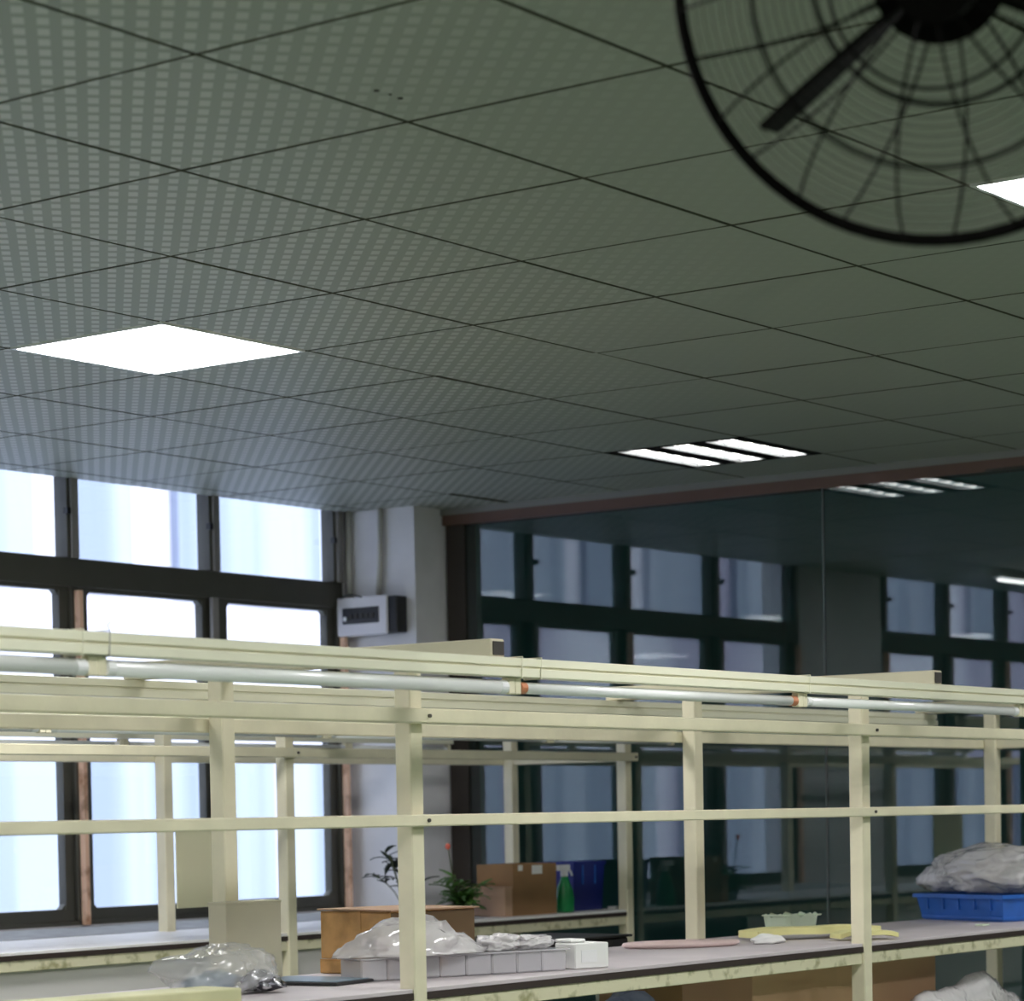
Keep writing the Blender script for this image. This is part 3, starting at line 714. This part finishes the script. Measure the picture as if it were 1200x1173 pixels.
# navy bin
t = thing('storage_bin', 'dark blue open plastic bin at the right end of the far bench', 'bin', (9.21, 6.44, ZB + 0.001))
def open_box(bm, a, b, h, fl, w=0.004):
    q = ((-1, -1), (1, -1), (1, 1), (-1, 1))
    r = [[bm.verts.new((s * (a - f), u * (b - f), z)) for s, u in q] for f, z in ((fl, 0), (0, h), (w, h), (fl + w, w))]
    bm.faces.new(r[0][::-1]); bm.faces.new(r[3])
    for P_, Q_ in zip(r, r[1:]):
        for k in range(4): bm.faces.new((P_[k], P_[(k + 1) % 4], Q_[(k + 1) % 4], Q_[k]))
bm = bmesh.new(); open_box(bm, 0.115, 0.09, 0.203, 0.010); obj('bin_body', bm, M['navy'], t)
boxes('rim', [(-0.119, 0.119, -0.094, -0.088, 0.19, 0.205), (-0.119, 0.119, 0.088, 0.094, 0.19, 0.205), (-0.119, -0.113, -0.088, 0.088, 0.19, 0.205), (0.113, 0.119, -0.088, 0.088, 0.19, 0.205)], M['navy'], t)
for x in (-0.05, 0.04): boxes('handle_rib', [(x, x + 0.006, -0.0925, -0.086, 0.11, 0.19)], M['blue'], t)
bm = bmesh.new(); box(bm, -0.03, 0.03, -0.02, 0.02, 0.0005, 0.012, bevel=0.002); tag(obj('notepad', bm, M['paper'], loc=(9.37, 6.33, ZB)), 'small pale pad at the end of the far bench beside the blue bin', 'pad')
# plants
def leaf(bm, p, d, L, w, droop):
    p = Vector(p); d = Vector(d).normalized(); s = d.cross(Vector((0, 0, 1)))
    s = s.normalized() if s.length > 1e-3 else Vector((1, 0, 0))
    prof = (0.15, 0.75, 1.0, 0.7, 0.0); A = []; B = []; Cc = []
    for k, t in enumerate((0, 0.2, 0.5, 0.8, 1.0)):
        c = p + d * L * t + Vector((0, 0, -droop * L * t * t))
        Cc.append(bm.verts.new(c + Vector((0, 0, -w * 0.15)))); A.append(bm.verts.new(c + s * w * 0.5 * prof[k])); B.append(bm.verts.new(c - s * w * 0.5 * prof[k]))
    for k in range(4):
        bm.faces.new((A[k], A[k + 1], Cc[k + 1], Cc[k])); bm.faces.new((Cc[k], Cc[k + 1], B[k + 1], B[k]))
def plant(name, label, loc, stems, lm, potm, pot_r, pot_h, seed, nleaf, LL, W, crown):
    random.seed(seed)
    t = thing(name, label, 'plant', loc)
    bm = bmesh.new(); lathe(bm, [(pot_r * 0.75, 0), (pot_r, pot_h), (pot_r * 1.05, pot_h), (pot_r * 0.95, pot_h - 0.006), (0, pot_h - 0.012)], n=20); obj('pot', bm, potm, t, True)
    n = 0
    for (dx, dy, hh) in stems:
        bm = bmesh.new(); pts = [(dx * q * q, dy * q * q, pot_h - 0.015 + hh * q) for q in (0, .25, .5, .75, 1)]
        tube_path(bm, pts, 0.0022, 5); obj('stem', bm, M['stem'], t)
        for k in range(nleaf):
            q = random.uniform(1 - crown, 1); a = random.uniform(0, 2 * math.pi); e = random.uniform(0.0, 0.85)
            p = (dx * q * q, dy * q * q, pot_h - 0.015 + hh * q)
            bm = bmesh.new(); leaf(bm, p, (math.cos(a), math.sin(a), e), LL * random.uniform(0.7, 1.15), W * random.uniform(0.8, 1.2), random.uniform(0.1, 0.55))
            obj('leaf', bm, lm, t)
    return t
plant('bamboo_plant', 'tall spindly plant with dark drooping leaves behind the middle post', (8.26, 6.60, ZB + 0.001),
      ((-0.10, 0.06, 0.15), (-0.07, 0.0, 0.22), (0.05, 0.03, 0.20), (0.10, -0.04, 0.12), (-0.05, 0.04, 0.24)), M['leafd'], M['potgrey'], 0.035, 0.05, 3, 8, 0.095, 0.026, 0.35)
pl = plant('leafy_plant', 'bushy green leafy plant with a red bud in a blue and white pot', (8.385, 6.40, ZB + 0.001),
      ((0.02, 0.0, 0.10), (-0.05, 0.02, 0.09), (0.08, -0.03, 0.09), (0.03, 0.05, 0.14), (-0.02, -0.04, 0.06)), M['leaf'], M['potblue'], 0.045, 0.05, 5, 17, 0.105, 0.028, 0.85)
bm = bmesh.new(); tube_path(bm, [(0, 0, 0.04), (-0.04, 0, 0.14), (-0.075, 0, 0.275)], 0.0022, 5); obj('stem', bm, M['stem'], pl)
bm = bmesh.new(); bmesh.ops.create_icosphere(bm, subdivisions=2, radius=0.011)
for v in bm.verts: v.co.z *= 1.2
bmesh.ops.translate(bm, verts=bm.verts[:], vec=(-0.077, 0, 0.286)); o = obj('bud', bm, M['red'], pl, True); o['label'] = 'red bud'
# buff sheet hung between the racks
bm = bmesh.new()
box(bm, -0.150, 0.150, -0.003, 0.003, -0.285, 0.0)
o = obj('hanging_sheet', bm, M['sheet'], loc=(6.70, 6.195, 1.245)); tag(o, 'buff rectangular sheet hanging from the far rack mid rail at left', 'sheet')
# dark tray under the far bench
t = thing('dark_tray', 'flat black tray on the stool between the two racks', 'tray', (6.93, 5.0, 0.80))
bm = bmesh.new(); box(bm, -0.31, 0.31, -0.16, 0.16, 0.0, 0.05, bevel=0.006); obj('tray_body', bm, M['black'], t)
bm = bmesh.new(); box(bm, -0.32, 0.32, -0.17, 0.17, 0.05, 0.058, bevel=0.002); obj('tray_rim', bm, M['black'], t)
t = thing('stool', 'grey stool standing between the two racks under the black tray', 'stool', (6.93, 5.0, 0.0))
bm = bmesh.new(); box(bm, -0.22, 0.22, -0.15, 0.15, 0.77, 0.798, bevel=0.004); obj('seat', bm, M['steel'], t)
for sx in (-1, 1):
    for sy in (-1, 1):
        bm = bmesh.new(); cyl(bm, (sx * 0.20, sy * 0.13, 0.0), (sx * 0.19, sy * 0.12, 0.77), 0.012, n=10); obj('leg', bm, M['steel'], t)

# ------------------------------------------------------------------ fan at upper right
fc = Vector((2.93, 1.489, 2.251))
t = thing('industrial_fan', 'large black caged fan hanging at the upper right of the view', 'fan', fc)
ax = -fc + Vector((0, 0, 1.25)); ax.normalize()                      # cage faces back along the aisle, towards the camera side
ax = (ax + Vector((0.05, 0.10, -0.05))).normalized()
q = Vector((0, 0, 1)).rotation_difference(ax); t.rotation_mode = 'QUATERNION'; t.rotation_quaternion = q
RF = 0.318
def ring(name, r, z, wr, m=48, parent=t):
    bm = bmesh.new(); tube_path(bm, [(r * math.cos(2 * math.pi * k / m), r * math.sin(2 * math.pi * k / m), z) for k in range(m)], wr, 6, closed=True)
    return obj(name, bm, M['blackm'], parent, True)
def dome(r): return 0.075 * (1 - (r / RF) ** 2) ** 0.5 if r < RF else 0
ring('outer_rim', RF, 0, 0.0058, 72)
ring('clamp_ring', RF - 0.004, -0.013, 0.004, 72)
for r in (0.125, 0.22): ring('guard_ring', r, dome(r), 0.0026); 
ring('guard_ring', 0.16, -dome(0.16), 0.0032)
for side in (1, -1):
    g_ = bmesh.new()
    for k in range(22):
        r = 0.07 + k * 0.0112
        m = 48
        tube_path(g_, [(r * math.cos(2 * math.pi * u / m), r * math.sin(2 * math.pi * u / m), side * dome(r)) for u in range(m)], 0.0006, 3, closed=True)
    o = obj('mesh_wires', g_, M['pipe'] if side < 0 else M['blackm'], t); o['kind'] = 'stuff'
for side in (1, -1):
    for k in range(14):
        a = 2 * math.pi * (k + (0.4 if side < 0 else 0)) / 14
        bm = bmesh.new(); pts = []
        for u in range(8):
            r = 0.05 + (RF - 0.05) * u / 7; aa = a + 0.22 * (u / 7) * side
            pts.append((r * math.cos(aa), r * math.sin(aa), side * dome(r)))
        tube_path(bm, pts, 0.0021, 5); obj('spoke', bm, M['blackm'], t)
bm = bmesh.new(); cyl(bm, (0, 0, 0.02), (0, 0, 0.085), 0.055, 0.050, n=24); obj('hub_cap', bm, M['blackm'], t)
bm = bmesh.new(); cyl(bm, (0, 0, -0.20), (0, 0, -0.02), 0.075, 0.085, n=24); obj('motor', bm, M['blackm'], t)
inv = q.inverted()
def blade(screen_dir):
    """screen_dir: (right, down) direction as seen from the aisle"""
    d3 = Vector(R0) * screen_dir[0] + Vector(R1) * screen_dir[1]
    d = inv @ d3; d.z = 0; d.normalize(); s = Vector((0, 0, 1)).cross(d)
    bm = bmesh.new(); rows = []
    for k in range(9):
        u = k / 8; r = 0.05 + 0.222 * u; w = 0.055 + 0.03 * math.sin(u * 2.6); pitch = math.radians(-(80 - 5 * u))
        c = d * r; off = s * math.cos(pitch) + Vector((0, 0, 1)) * math.sin(pitch); nn = d.cross(off).normalized() * 0.004
        rows.append([bm.verts.new(c - off * w * .5 - nn), bm.verts.new(c + off * w * .5 - nn), bm.verts.new(c + off * w * .5 + nn), bm.verts.new(c - off * w * .5 + nn)])
    for A, B in zip(rows, rows[1:]):
        for k in range(4): bm.faces.new((A[k], A[(k + 1) % 4], B[(k + 1) % 4], B[k]))
    bm.faces.new(rows[0][::-1]); bm.faces.new(rows[-1]); bmesh.ops.recalc_face_normals(bm, faces=bm.faces[:])
    obj('blade', bm, M['blackm'], t)
a0 = math.atan2(182, -195)
for k in range(3): blade((math.cos(a0 + k * 2.0944), math.sin(a0 + k * 2.0944)))
# bracket to the ceiling
bm = bmesh.new(); pb = inv @ (Vector((fc.x + 0.2, fc.y + 0.05, CZ + 0.003)) - fc)
tube_path(bm, [(0, 0, -0.15), (pb.x * 0.4, pb.y * 0.4, -0.22), tuple(pb)], 0.018, 10); obj('ceiling_bracket', bm, M['blackm'], t)
